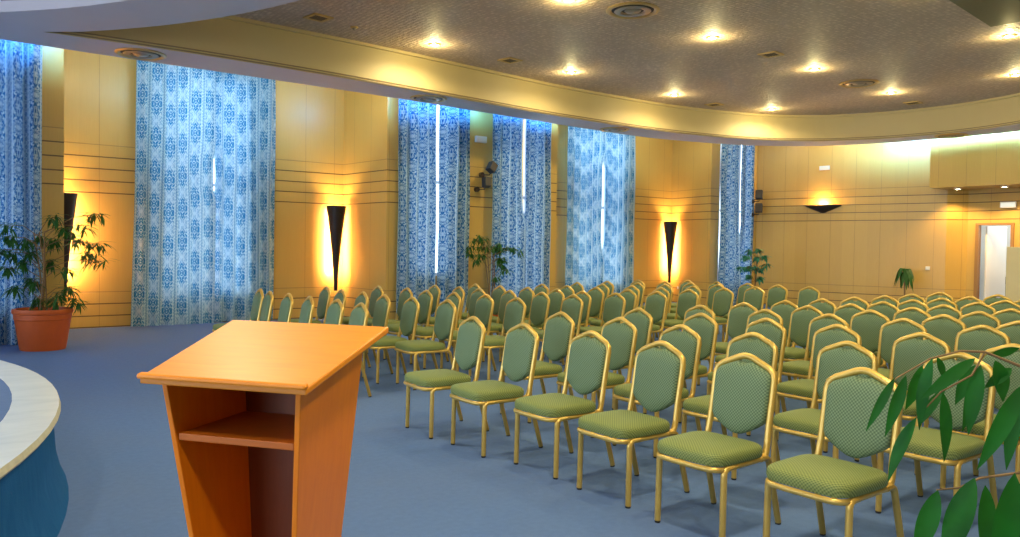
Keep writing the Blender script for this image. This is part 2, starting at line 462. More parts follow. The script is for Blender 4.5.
# doorway: frame, leaf, corridor
root = bpy.data.objects.new('door_1', None); C.objects.link(root); root['kind'] = 'structure'; root.location = (20.33, 7.9, 0)
DY0, DY1 = 8.10 - 7.9, 7.41 - 7.9
bm = bmesh.new()
box(bm, -.03, .12, DY0, DY0 + .07, 0, 2.24); box(bm, -.03, .12, DY1 - .07, DY1, 0, 2.24); box(bm, -.03, .12, DY1, DY0, 2.19, 2.24)
obj('door_frame', bm, M_trim, root)
bm = bmesh.new(); box(bm, .1, .78, DY0 - .10, DY0 - .055, .01, 2.17, Matrix.Translation((0, 0, 0)) @ Matrix.Rotation(radians(-16), 4, 'Z'))
lf = obj('door_leaf', bm, M_door, root, bevel=.004); lf['label'] = 'white open door leaf'
bm = bmesh.new(); tube(bm, [(.70, -.32, 1.05), (.70, -.38, 1.05), (.60, -.38, 1.05)], .012); obj('door_handle', bm, M_chrome, lf, smooth=True)
bm = bmesh.new()
for seq in (((20.34, 8.9), (22.2, 8.9)), ((22.2, 8.9), (22.2, 5.4)), ((22.2, 5.4), (20.34, 5.4))):
    strip(bm, seq, 0, 2.9, closed=False)
plate(bm, [[(20.34, 5.4), (22.2, 5.4), (22.2, 8.9), (20.34, 8.9)]], 2.9)
struct('wall_corridor', bm, M_hall)
# bin seen inside the corridor
t_ = thing('waste_bin', 'grey and black waste bin inside the open doorway', 'bin', (21.5, 7.83, 0))
bm = bmesh.new(); lathe(bm, [(.001, 0), (.12, 0), (.14, .78), (.13, .78)], 20); obj('body', bm, simple('bin_grey', (.35, .38, .42), .4), t_, smooth=True)
bm = bmesh.new(); lathe(bm, [(.145, .77), (.145, .88), (.09, .95), (.001, .96)], 20); obj('lid', bm, M_ventd, t_, smooth=True)
# cream partition
t_ = thing('partition_panel', 'tall cream partition panel standing right of the doorway', 'partition', (19.4, 6.86, 0))
bm = bmesh.new(); box(bm, -.02, .02, -.6, .28, .06, 1.67); obj('panel', bm, M_cream, t_, bevel=.006)
for y in (-.38, .16):
    bm = bmesh.new(); box(bm, -.2, .2, y - .03, y + .03, 0, .06); obj('foot', bm, M_chrome, t_, bevel=.006)

# ------------------------------------------------------------------ stage
ang = dict(n=90, c=SC)
bm = bmesh.new(); lathe(bm, [(5.25, 0), (5.225, .05), (5.185, .22), (5.165, .505)], 120, SC)
struct('trim_5', bm, M_riser, smooth=True)
bm = bmesh.new(); lathe(bm, [(5.14, .50), (5.20, .505), (5.21, .52), (5.20, .55), (4.97, .552), (4.95, .55)], 120, SC)
o = struct('trim_6', bm, [M_marble, M_stone_edge], smooth=30)
for p in o.data.polygons:
    if abs(p.normal.z) < .75: p.material_index = 1
bm = bmesh.new(); plate(bm, [circ(4.97, 0, 360, 90)[:-1]], .551); struct('floor_stage', bm, M_carpet)

# ------------------------------------------------------------------ lectern
LX, LY, LA = .8975, 2.45, radians(-52.9)
t_ = thing('lectern', 'orange varnished wooden lectern with sloping top and open shelf in the foreground', 'lectern', (LX, LY, 0), LA)
FZ, BZ = 1.10, 1.225
def lp(x, y, z): return Vector((x, y, z))
bm = bmesh.new()
sl = (BZ - FZ) / .53; th = .022
def topbox(x0, x1, x2, x3, y0, y1, dz0, dz1, bm):
    # x0,x1 at y0 and x2,x3 at y1
    z = lambda y, d: FZ + (y + .265) * sl + d
    q = [lp(x0, y0, z(y0, dz0)), lp(x1, y0, z(y0, dz0)), lp(x2, y1, z(y1, dz0)), lp(x3, y1, z(y1, dz0)),
         lp(x0, y0, z(y0, dz1)), lp(x1, y0, z(y0, dz1)), lp(x2, y1, z(y1, dz1)), lp(x3, y1, z(y1, dz1))]
    v = [bm.verts.new(a) for a in q]
    for f in ((3, 2, 1, 0), (4, 5, 6, 7), (0, 1, 5, 4), (1, 2, 6, 5), (2, 3, 7, 6), (3, 0, 4, 7)): bm.faces.new([v[i] for i in f])
topbox(-.268, .290, .300, -.318, -.262, .262, -th, 0, bm)
top = obj('top', bm, M_lect, t_, bevel=.005)
bm = bmesh.new(); topbox(-.272, .292, .292, -.272, -.274, -.250, -.004, .012, bm); obj('book_ledge', bm, M_lect, top, bevel=.007)
# side panels taper downwards
def sidepanel(sg):
    bm = bmesh.new(); w = .018
    pr = []
    for (x, y, z) in ((.239, -.206, FZ - .03 + .059 * sl), (.239, .199, FZ - .03 + .464 * sl), (.135, .141, .05), (.135, -.072, .05)):
        pr.append((x, y, z))
    a = [bm.verts.new((sg * x, y, z)) for x, y, z in pr]; b = [bm.verts.new((sg * (x - w), y, z)) for x, y, z in pr]
    bm.faces.new(a); bm.faces.new(b[::-1])
    for i in range(4): bm.faces.new((a[i], a[(i + 1) % 4], b[(i + 1) % 4], b[i]))
    return bm
for sg in (-1, 1): obj('side_panel', sidepanel(sg), M_lside, t_, bevel=.003)
def wat(z): return .135 + (.239 - .135) * (z - .05) / 1.04
def yf(z): return -.072 - (.134) * (z - .05) / 1.04
def yb(z): return .141 + (.058) * (z - .05) / 1.04
bm = bmesh.new()   # rear panel
q = []
for z in (.05, 1.165):
    for y in (yb(z) - .018, yb(z) - .002):
        for sg in (-1, 1): q.append(bm.verts.new((sg * (wat(min(z, 1.09)) - .019), y, z)))
for f in ((0, 1, 3, 2), (4, 6, 7, 5), (0, 4, 5, 1), (2, 3, 7, 6), (0, 2, 6, 4), (1, 5, 7, 3)): bm.faces.new([q[i] for i in f])
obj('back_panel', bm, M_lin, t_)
bm = bmesh.new(); zs = .895
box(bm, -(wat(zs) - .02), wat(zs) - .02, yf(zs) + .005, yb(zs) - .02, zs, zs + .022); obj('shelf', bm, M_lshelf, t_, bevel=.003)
bm = bmesh.new(); box(bm, -.19, .19, -.13, .18, 0, .05); obj('plinth', bm, M_lside, t_, bevel=.006)

# ------------------------------------------------------------------ banquet chair
def ring_solid(bm, outlines, uvf):
    """outlines: list of rings (lists of Vectors, same count) -> closed solid, fan caps"""
    uvl = bm.loops.layers.uv.verify(); R = [[bm.verts.new(p) for p in r] for r in outlines]; n = len(R[0])
    for A, B in zip(R, R[1:]):
        for k in range(n): bm.faces.new((A[k], A[(k + 1) % n], B[(k + 1) % n], B[k]))
    bm.faces.new(R[0][::-1]); bm.faces.new(R[-1])
    for f in bm.faces:
        for lp_ in f.loops: lp_[uvl].uv = uvf(lp_.vert.co)
def superel(hx, hy, e, n, fx=lambda y: 1.):
    out = []
    for k in range(n):
        a = 2 * pi * k / n; c_, s_ = cos(a), sin(a)
        x = hx * (abs(c_) ** (2 / e)) * (1 if c_ >= 0 else -1); y = hy * (abs(s_) ** (2 / e)) * (1 if s_ >= 0 else -1)
        out.append((x, y))
    return out
def make_chair():
    root = thing('banquet_chair', 'x', 'chair', (0, 0, 0), 0)
    # seat cushion: front is -x
    bm = bmesh.new(); rings = []
    for s, z in ((.90, .400), (.985, .404), (1.0, .418), (1.0, .440), (.975, .455), (.92, .464), (.78, .472), (.55, .478), (.25, .480)):
        rings.append([Vector((-.080 + x * s, y * s * (1 + .02 * x / .2), z)) for x, y in superel(.225, .226, 5, 36)])
    ring_solid(bm, rings, lambda p: (p.y, p.x + (p.z if p.z < .46 else .46)))
    obj('seat', bm, M_fab, root, smooth=60)
    # back cushion, lean plane
    lean = (.262 - .178) / (.93 - .45)
    bx = lambda z: .178 + (z - .45) * lean
    prof = [(0, .474), (.03, .478), (.08, .500), (.125, .527), (.158, .552), (.170, .575), (.174, .64), (.177, .72), (.178, .785), (.173, .812), (.158, .832), (.11, .852), (.06, .871), (.038, .877), (.024, .868), (0, .864)]
    prof = prof + [(-y, z) for y, z in prof[-2:0:-1]]
    cz = .67
    bm = bmesh.new(); rings = []
    for s, d in ((.90, .020), (.98, .017), (1.0, .008), (1.0, -.010), (.975, -.026), (.90, -.036), (.70, -.043), (.35, -.046)):
        rings.append([Vector((bx(cz + (z - cz) * s) + d, y * s, cz + (z - cz) * s)) for y, z in prof])
    ring_solid(bm, rings, lambda p: (p.y, p.z))
    obj('backrest', bm, M_fabb, root, smooth=60)
    # back frame
    bm = bmesh.new(); z_ = lambda y, z: (bx(z), y, z)
    half = [(.118, .198, .388), (.150, .196, .392), (.172, .193, .43), z_(.188, .56), z_(.189, .70), z_(.189, .79)]
    pk = [z_(.181, .826), z_(.148, .852), z_(.045, .896), z_(.02, .903), z_(0, .905)]
    up_ = fillet(half, [0, .03, .05, .02, .02, 0], 4)[:-1] + [Vector(half[-1])]
    A = up_ + [Vector(p) for p in pk[:-1]]
    full = A + [Vector(pk[-1])] + [Vector((p.x, -p.y, p.z)) for p in reversed(A)]
    tube(bm, full, .0185, 10, flat=1.0); obj('back_frame', bm, M_gold, root, smooth=True)
    # seat frame: side rails, front rail following the cushion, rear rail
    bm = bmesh.new()
    rail = [(-.16, .203, .385), (-.255, .203, .385), (-.292, .172, .385), (-.300, .08, .385)]
    rl = fillet(rail, .05, 4); rl = rl + [Vector((p.x, -p.y, p.z)) for p in reversed(rl)]
    tube(bm, rl, .012, 8, flat=1.25)
    for sg in (-1, 1): tube(bm, [(-.17, sg * .207, .387), (.10, sg * .207, .387)], .0145, 8, flat=1.1)
    tube(bm, [(.13, -.205, .385), (.13, .205, .385)], .011, 8)
    obj('seat_frame', bm, M_gold, root, smooth=True)
    for sg in (-1, 1):
        bm = bmesh.new()
        P = fillet([(-.242, sg * .210, .012), (-.236, sg * .208, .387), (-.16, sg * .207, .387)], [0, .075, 0], 6)
        tube(bm, P, .0172, 8, flat=1.0); lg = obj('leg', bm, M_gold, root, smooth=True)
        bm = bmesh.new(); tube(bm, [(-.242, sg * .210, 0), (-.242, sg * .210, .016)], .0155, 8); obj('rubber_foot', bm, M_rub, lg)
    for sg in (-1, 1):
        bm = bmesh.new()
        P = fillet([(.09, sg * .207, .387), (.165, sg * .207, .387), (.272, sg * .212, .012)], [0, .07, 0], 6)
        tube(bm, P, .0172, 8, flat=1.0); lg = obj('leg', bm, M_gold_shade, root, smooth=True)
        bm = bmesh.new(); tube(bm, [(.272, sg * .212, 0), (.272, sg * .212, .016)], .0155, 8); obj('rubber_foot', bm, M_rub, lg)
    return root
proto = make_chair()
def copy_tree(o, parent=None):
    c = o.copy(); C.objects.link(c)
    if parent: c.parent = parent; c.matrix_parent_inverse = o.matrix_parent_inverse.copy()
    for ch in list(o.children): copy_tree(ch, c)
    return c
RIGHT = [[(3.11, 5.28), (4.07, 5.28), (5.07, 5.28), (5.98, 5.26), (6.74, 5.27), (7.54, 5.29), (8.3, 5.28), (9.06, 5.27), (9.82, 5.27), (10.62, 5.3), (11.55, 5.32)], [(3.13, 4.63), (4.16, 4.62), (5.15, 4.58), (6.14, 4.58), (7.0, 4.66), (7.76, 4.6), (8.52, 4.62), (9.28, 4.64), (10.04, 4.63), (10.8, 4.6), (11.78, 4.64)], [(3.21, 3.96), (4.13, 3.94), (5.25, 3.96), (6.21, 3.95), (7.07, 4.0), (7.89, 3.98), (8.67, 4.0), (9.59, 4.01), (10.35, 4.0), (11.11, 4.01)], [(3.19, 3.3), (4.15, 3.3), (5.29, 3.33), (6.38, 3.33), (7.17, 3.34), (7.97, 3.36), (8.73, 3.35), (9.6, 3.33)], [(3.16, 2.64), (4.25, 2.66), (5.26, 2.66), (6.34, 2.68), (7.1, 2.68)], [(3.22, 2.0), (4.31, 2.01), (5.08, 2.0)]]
LROWS = [((2.98, 7.06), (3.0, 7.65), (2.92, 8.2), (2.9, 8.75), (2.87, 9.28), (2.94, 9.81)),
         ((4.03, 7.1), (3.89, 7.62), (3.82, 8.15), (3.83, 8.72), (3.8, 9.27), (3.89, 9.93)),
         ((4.94, 7.06), (4.96, 7.7), (4.84, 8.22), (4.75, 8.74), (4.81, 9.35), (4.65, 9.88)),
         ((5.92, 7.18), (5.9, 7.78), (5.77, 8.3), (5.65, 8.82), (5.65, 9.34), (5.57, 9.86)),
         ((6.69, 7.22), (6.6, 7.76), (6.61, 8.31), (6.5, 8.83), (6.39, 9.35), (6.31, 9.87)),
         ((7.55, 7.28), (7.55, 7.84), (7.5, 8.44), (7.4, 8.98), (7.35, 9.52)),
         ((8.4, 7.44), (8.4, 7.98), (8.4, 8.58), (8.35, 9.2), (8.3, 9.75)),
         ((9.3, 7.51), (9.3, 8.12), (9.3, 8.70), (9.3, 9.32), (9.2, 9.95)),
         ((10.2, 7.59), (10.2, 8.32), (10.2, 8.90), (10.15, 9.45), (10.1, 10.05)),
         ((11.15, 7.21), (11.15, 7.80), (11.15, 8.43), (11.1, 9.06), (11.05, 9.68))]
LEFT = [[(i, *row[c]) for i, row in enumerate(LROWS) if c < len(row)] for c in range(6)]
RIGHT = [[(i, *p) for i, p in enumerate(col)] for col in RIGHT]
ORD = 'first second third fourth fifth sixth seventh eighth ninth tenth eleventh'.split()
first = True
rnd = random.Random(3)
for side, blk in (('right', RIGHT), ('left', LEFT)):
    for ci, col in enumerate(blk):
        for ri, u, vv in col:
            c = proto if first else copy_tree(proto)
            first = False
            c.location = ((u + .532) * 1.014 - .255, vv * 1.014, 0); c.rotation_euler = (0, 0, radians(rnd.uniform(-1.8, 1.8) - max(-.6, min(7.0, (vv - 3.4) * 1.5))))
            row = 'front' if ri == 0 else ORD[ri]
            seat = 'aisle seat' if ci == 0 else ORD[ci] + ' seat from the aisle'
            c['label'] = 'green gold-framed chair, %s, %s row, %s-hand block' % (seat, row, side)
            c['group'] = 'green banquet chairs in the %s-hand block' % side

# ------------------------------------------------------------------ curtains
def curtain(label, group, x0, x1, y, z0=.02, z1=4.95, inner=None, mat=None, seed=1, pitch=.23, depth=.062, fl=.0, taper=None):
    """x0..x1 along the wall; inner(z)->shift of the slit-side edge; taper: (side, amount) outer edge flare"""
    r = random.Random(seed); W = x1 - x0; n = int(W / .018); rows = 26
    ph = [r.uniform(-.7, .7) for _ in range(40)]; am = [r.uniform(.55, 1.2) for _ in range(40)]
    bm = bmesh.new(); uvl = bm.loops.layers.uv.new('UVMap'); G = []; U = []
    for j in range(rows + 1):
        z = z0 + (z1 - z0) * j / rows; g = []; u = []; s = 0; prev = None
        a, b = x0, x1
        da, db = inner(z) if inner else (0, 0)
        if taper: a += taper[0] * (1 - z / 5); b += taper[1] * (1 - z / 5)
        for i in range(n + 1):
            t0 = i / n; k = t0 * W / pitch; ki = int(k) % 39; fr = k - int(k)
            amp = (am[ki] * (1 - fr) + am[ki + 1] * fr) * depth; p = ph[ki] * (1 - fr) + ph[ki + 1] * fr
            x = a + (b - a) * t0 + .012 * sin(k * 2.1 + z * .8) + db * t0 ** 4 + da * (1 - t0) ** 4
            yy = y + amp * sin(2 * pi * k + p + .25 * sin(z * 1.3 + k)) + .012 * sin(z * 2.2 + k * 1.7)
            g.append(bm.verts.new((x, yy, z)))
            base = t0 * W
            u.append((base * 1.55, z))
        G.append(g); U.append(u)
    for j in range(rows):
        for i in range(n):
            f = bm.faces.new((G[j][i], G[j][i + 1], G[j + 1][i + 1], G[j + 1][i]))
            for lp_, q in zip(f.loops, (U[j][i], U[j][i + 1], U[j + 1][i + 1], U[j + 1][i])): lp_[uvl].uv = q
    o = obj('curtain', bm, mat or M_curt, smooth=180)
    tag(o, label, 'curtain', group)
    return o
sm = lambda z, a, b: max(0., min(1., (z - a) / (b - a)))
GR = 'patterned blue curtains over the tall windows'
curtain('blue patterned curtain at the left edge behind the terracotta pot', GR, -1.6, 1.455, 12.98, seed=3, depth=.08)
curtain('wide pale blue patterned curtain, left half, right of the potted plant', GR, 3.05, 4.36, 14.70, seed=5, mat=M_curt_pale, depth=.06, inner=lambda z: (0, -.05 * sm(z, 2.3, 2.5) + .05 * sm(z, 3.0, 3.3)), taper=(-.10, 0))
curtain('wide pale blue patterned curtain, right half, beside the first corner uplight', GR, 4.34, 5.56, 14.87, seed=6, mat=M_curt_pale, depth=.06, inner=lambda z: (.07 * sm(z, 2.3, 2.5) - .07 * sm(z, 3.0, 3.3), 0))
curtain('deep blue curtain left of its bright slit, next to the first corner uplight', GR, 7.33, 8.18, 13.22, seed=7)
curtain('deep blue curtain right of its bright slit, left of the upper wall speakers', GR, 8.24, 9.02, 13.22, seed=8)
curtain('blue curtain directly behind the pair of wall speakers', GR, 9.50, 10.38, 13.13, seed=9, inner=lambda z: (0, -.12 * sm(z, 2.0, 2.35)))
curtain('blue curtain right of the bright slit above the slender bamboo plant', GR, 10.35, 11.20, 13.29, seed=10, inner=lambda z: (.17 * sm(z, 2.0, 2.3), 0))
curtain('greyish blue curtain in the far recess, left half', GR, 12.95, 14.24, 14.70, seed=11, mat=M_curt_pale, inner=lambda z: (0, -.11 * sm(z, 1.2, 1.6) + .11 * sm(z, 3.7, 4.0)))
curtain('greyish blue curtain in the far recess, right half, left of the second corner uplight', GR, 14.22, 15.52, 14.87, seed=12, mat=M_curt_pale, inner=lambda z: (.22 * sm(z, 1.2, 1.6) - .22 * sm(z, 3.7, 4.0), 0))
curtain('dark blue narrow curtain right of the second corner uplight', GR, 16.98, 17.88, 13.12, seed=13, inner=lambda z: (0, -.17 * sm(z, .8, 2.3)))
curtain('blue narrow curtain in the far corner behind the teal-lit plant', GR, 17.86, 18.66, 13.28, seed=14, inner=lambda z: (.33 * sm(z, .8, 2.3), 0))

# ------------------------------------------------------------------ corner uplights
def corner_sconce(x, y, ang, label, k=1.):
    t_ = thing('corner_uplight', label, 'wall light', (x, y, 0), ang, 'tall dark cone uplights in the wall corners')
    bm = bmesh.new(); prof = []
    for i in range(13):
        u = i / 12; prof.append((.035 + .165 * (u ** 1.45), .56 + 1.72 * u))
    # front half shell facing -x ... open at the back
    lathe(bm, prof, 20, (0, 0), None, pi * .5, pi * 1.5)
    lathe(bm, [(r - .008, z) for r, z in prof], 20, (0, 0), None, pi * .5, pi * 1.5)
    bmesh.ops.remove_doubles(bm, verts=bm.verts, dist=1e-5)
    obj('shade', bm, M_black, t_, smooth=True)
    bm = bmesh.new(); box(bm, -.02, .16, -.035, .035, .56, .60); box(bm, .04, .16, -.03, .03, 1.9, 1.94); obj('bracket', bm, M_black, t_)
    bm = bmesh.new(); tube(bm, [(.03, 0, .75), (.03, 0, 2.1)], .018, 8); obj('lamp_tube', bm, M_tube, t_)
    l = bpy.data.lights.new('uplight_glow', 'AREA'); l.shape = 'RECTANGLE'; l.size = 1.35; l.size_y = .06; l.energy = 110 * k; l.color = (1, .55, .28)
    lo = bpy.data.objects.new('uplight_glow', l); C.objects.link(lo); lo.parent = t_; lo.location = (.055, 0, 1.55); lo.rotation_euler = (0, radians(-90), 0)
    l = bpy.data.lights.new('uplight_top', 'SPOT'); l.energy = 60 * k; l.color = (1, .66, .28); l.spot_size = radians(110); l.spot_blend = .8; l.shadow_soft_size = .05
    lo = bpy.data.objects.new('uplight_top', l); C.objects.link(lo); lo.parent = t_; lo.location = (.0, 0, 2.2); lo.rotation_euler = (pi, 0, 0)
    return t_
# rotation: local -x faces the room diagonal
corner_sconce(6.78, 14.74, atan2(14.74, 6.83) , 'tall black cone uplight in the corner behind the front left chairs')
corner_sconce(16.88, 14.74, atan2(14.74, 17.0), 'tall black cone uplight in the far corner between two curtains')
corner_sconce(1.945, 14.74, atan2(14.74, 2.0), 'tall black cone uplight half hidden by the pillar behind the big potted plant', .7)
# wedge uplight on the back wall
wd = (Vector((20.05, 8.73)) - Vector((18.95, 13.4))).normalized(); wa = atan2(wd.y, wd.x)   # along wall
def onback(s): p = Vector((18.95, 13.4)) + wd * s; return p
def back_at(v): return onback((13.4 - v) / -wd.y)
p = back_at(11.6); nrm = Vector((-wd.y, wd.x)); nrm = nrm if nrm.x < 0 else -nrm
t_ = thing('wall_uplight', 'wide dark wedge-shaped uplight glowing on the back wall', 'wall light', (p.x, p.y, 2.55), wa)
sgn = 1 if (Matrix.Rotation(wa, 2) @ Vector((0, 1))).dot(nrm) > 0 else -1
bm = bmesh.new(); n = 16; R0 = []
for zz, hw, dp in ((0, .03, .03), (.05, .14, .09), (.11, .29, .14), (.18, .45, .17), (.22, .50, .18)):
    R0.append([bm.verts.new((hw * cos(pi * k / n), sgn * dp * sin(pi * k / n), zz - .02)) for k in range(n + 1)])
for A, B in zip(R0, R0[1:]):
    for k in range(n): bm.faces.new((A[k], A[k + 1], B[k + 1], B[k]))
bm.faces.new(R0[0])
obj('shade', bm, M_black, t_, smooth=True)
bm = bmesh.new(); tube(bm, [(-.12, sgn * .08, .17), (.12, sgn * .08, .17)], .015, 8); obj('lamp_tube', bm, M_tube, t_)
l = bpy.data.lights.new('wedge_glow', 'POINT'); l.energy = 55; l.color = (1, .55, .2); l.shadow_soft_size = .04
lo = bpy.data.objects.new('wedge_glow', l); C.objects.link(lo); lo.parent = t_; lo.location = (0, sgn * .10, .22)

# ------------------------------------------------------------------ wall bits
def speaker(label, x, y, z, rz, tilt, k=1., knob=(-.3, 0)):
    t_ = thing('wall_speaker', label, 'speaker', (x, y, z), rz, 'small dark speakers on wall brackets')
    R = Matrix.Rotation(radians(tilt), 4, 'Y') @ Matrix.Rotation(radians(-10), 4, 'X')
    bm = bmesh.new(); box(bm, -.13 * k, .13 * k, -.14 * k, .10 * k, -.17 * k, .17 * k, R); b = obj('cabinet', bm, M_spk, t_, bevel=.015)
    bm = bmesh.new(); box(bm, -.11 * k, .11 * k, -.147 * k, -.141 * k, -.15 * k, .15 * k, R); obj('grille', bm, M_ventd, b)
    bm = bmesh.new(); tube(bm, [(0, .02, -.15 * k), (0, .06, -.24 * k), (-.22 * k, .10, -.25 * k)], .018 * k, 8)
    lathe(bm, [(.001, -.03), (.055, -.03), (.055, .03), (.001, .03)], 16, (0, 0), Matrix.Translation((-.25 * k, .12, -.25 * k)) @ Matrix.Rotation(pi / 2, 4, 'X'))
    obj('bracket', bm, M_black, t_, smooth=True)
    return t_
speaker('grey wall speaker tilted sideways, upper of the pair beside the blue curtain', 9.42, 13.05, 3.13, 0, 34, .62)
speaker('black square wall speaker, lower of the pair beside the blue curtain', 9.36, 13.14, 2.83, 0, 4, .60)
speaker('black wall speaker by the far corner curtain, upper of its pair', 18.62, 13.08, 3.05, radians(-60), 0, .72)
speaker('black wall speaker by the far corner curtain, lower of its pair', 18.62, 13.08, 2.68, radians(-60), 0, .72)
def plaque(name, label, cat, x, y, z, rz, w, h, d, mat, inset=True):
    t_ = thing(name, label, cat, (x, y, z), rz)
    bm = bmesh.new(); box(bm, -w / 2, w / 2, -d, 0, -h / 2, h / 2); obj('housing', bm, M_white, t_, bevel=.006)
    if inset:
        bm = bmesh.new(); box(bm, -w / 2 + .02, w / 2 - .02, -d - .004, -d + .002, -h / 2 + .02, h / 2 - .02); obj('face', bm, mat, t_)
    return t_
plaque('emergency_light', 'white emergency light box above the pair of wall speakers', 'emergency light', 9.36, 13.39, 3.73, 0, .27, .13, .07, M_white)
p = back_at(11.58)
plaque('emergency_light', 'small white box high on the back wall above the wedge uplight', 'emergency light', p.x - .005, p.y, 3.74, wa , .26, .11, .05, M_exit)
plaque('exit_sign', 'white emergency sign box above the open doorway', 'sign', 20.32, 7.47, 2.66, radians(-90), .34, .14, .06, M_exit)
p = back_at(9.1)
plaque('light_switch', 'small white switch plate on the back wall near the entrance', 'switch', p.x - .003, p.y, 1.13, wa, .10, .09, .012, M_white)
plaque('wall_socket', 'small white socket low on the wall by the far corner uplight', 'socket', 17.15, 14.62, .42, radians(-82), .10, .08, .012, M_white)

# ------------------------------------------------------------------ ceiling fixtures
gi = 0
names = {}
pos = [(6.7, 10.9), (9.7, 10.95), (12.75, 11.1), (15.7, 10.75), (6.85, 7.8), (9.75, 7.75), (12.8, 7.9), (15.85, 8.05), (6.9, 4.75), (9.9, 4.45), (13.0, 4.85), (15.9, 5.8), (6.9, 1.7), (9.9, 1.7), (12.9, 1.7), (4.0, 4.7), (4.0, 1.6)]
rowname = {0: 'along the window-side edge', 4: 'in the second row from the windows', 8: 'in the third row from the windows', 12: 'in the row farthest from the windows'}
for i, (x, y) in enumerate(pos):
    rn = ['along the window-side edge', 'in the second line from the windows', 'in the third line from the windows', 'in the line farthest from the windows'][min(3, i // 4)]
    wh = ['nearest the stage', 'second from the stage', 'third from the stage', 'farthest from the stage'][i % 4] if i < 15 else ['beside the lectern side', 'nearest the camera'][i - 15]
    t_ = thing('downlight', 'bright round ceiling downlight %s, %s' % (rn, wh), 'light', (x, y, UZ), 0, 'bright downlights in the textured ceiling')
    bm = bmesh.new(); lathe(bm, [(.055, -.008), (.075, -.022), (.095, -.016), (.10, 0)], 24); obj('trim_ring', bm, M_brass, t_, smooth=True)
    bm = bmesh.new(); lathe(bm, [(.0005, -.026), (.03, -.022), (.055, -.008)], 20); obj('lens', bm, M_lamp, t_, smooth=True)
    l = bpy.data.lights.new('downlight_glow', 'POINT'); l.energy = 18; l.color = (1, .82, .36); l.shadow_soft_size = .03
    lo = bpy.data.objects.new('downlight_glow', l); C.objects.link(lo); lo.location = (x, y, UZ - .09)
    l = bpy.data.lights.new('downlight_bulb', 'SPOT'); l.energy = 100; l.color = (1, .82, .46); l.shadow_soft_size = .05; l.spot_size = radians(165); l.spot_blend = .5
    lo = bpy.data.objects.new('downlight_bulb', l); C.objects.link(lo); lo.location = (x, y, UZ - .05)
def round_vent(label, x, y, z, R, group):
    t_ = thing('round_vent', label, 'air vent', (x, y, z), 0, group)
    bm = bmesh.new(); lathe(bm, [(R, 0), (R * 1.02, -.012), (R * .93, -.028), (R * .84, -.02), (R * .80, -.002)], 40); obj('outer_ring', bm, M_brass, t_, smooth=True)
    bm = bmesh.new(); lathe(bm, [(R * .66, -.004), (R * .70, -.02), (R * .58, -.036), (R * .46, -.03), (R * .42, -.006)], 40); obj('middle_ring', bm, M_vent, t_, smooth=True)
    bm = bmesh.new(); lathe(bm, [(.0005, -.034), (R * .26, -.03), (R * .32, -.012)], 32); obj('centre_disc', bm, M_vent, t_, smooth=True)
    bm = bmesh.new(); lathe(bm, [(.0005, -.003), (R * .95, -.003)], 40); obj('dark_throat', bm, M_ventd, t_)
for nm, x, y in (('on the soffit above the potted plant', 2.53, 11.98), ('on the soffit in front of the deep blue curtains', 7.32, 12.1), ('on the soffit in front of the far greyish curtains', 12.34, 12.45), ('on the soffit near the entrance bulkhead', 18.45, 7.99)):
    round_vent('round grey air vent ' + nm, x, y, SZ, .33, 'round vents in the smooth soffit')
round_vent('large round brass-rimmed vent in the textured ceiling at the top edge of the photo', 7.82, 7.58, UZ, .36, 'round vents in the textured ceiling')
round_vent('large round brass-rimmed vent in the far textured ceiling, near the right', 14.51, 8.01, UZ, .36, 'round vents in the textured ceiling')
for nm, x, y in (('at the near left of the textured ceiling', 4.62, 10.71), ('between the two nearest window-side downlights', 8.27, 10.95), ('in the middle of the textured ceiling', 11.31, 7.78), ('at the far window-side edge of the ceiling', 14.26, 11.25), ('at the far right edge of the ceiling', 17.25, 8.28)):
    t_ = thing('square_vent', 'small square dark air vent ' + nm, 'air vent', (x, y, UZ), radians(8), 'small square vents in the textured ceiling')
    bm = bmesh.new()
    for a in range(4): box(bm, -.16, .16, .11, .16, -.02, 0, Matrix.Rotation(a * pi / 2, 4, 'Z'))
    obj('frame', bm, M_brass, t_, bevel=.004)
    bm = bmesh.new(); box(bm, -.11, .11, -.11, .11, -.008, -.002); g = obj('grille', bm, M_ventd, t_)
    bm = bmesh.new()
    for k in range(5): box(bm, -.11, .11, -.09 + k * .045 - .006, -.09 + k * .045 + .006, -.014, -.008)
    obj('slats', bm, M_lip, g)
t_ = thing('smoke_detector', 'tiny round brass detector in the ceiling near the left square vent', 'detector', (5.25, 10.84, UZ))
bm = bmesh.new(); lathe(bm, [(.06, 0), (.058, -.015), (.03, -.02)], 20); obj('base', bm, M_brass, t_, smooth=True)
bm = bmesh.new(); lathe(bm, [(.03, -.02), (.022, -.045), (.0005, -.05)], 20); obj('sensor', bm, M_vent, t_, smooth=True)

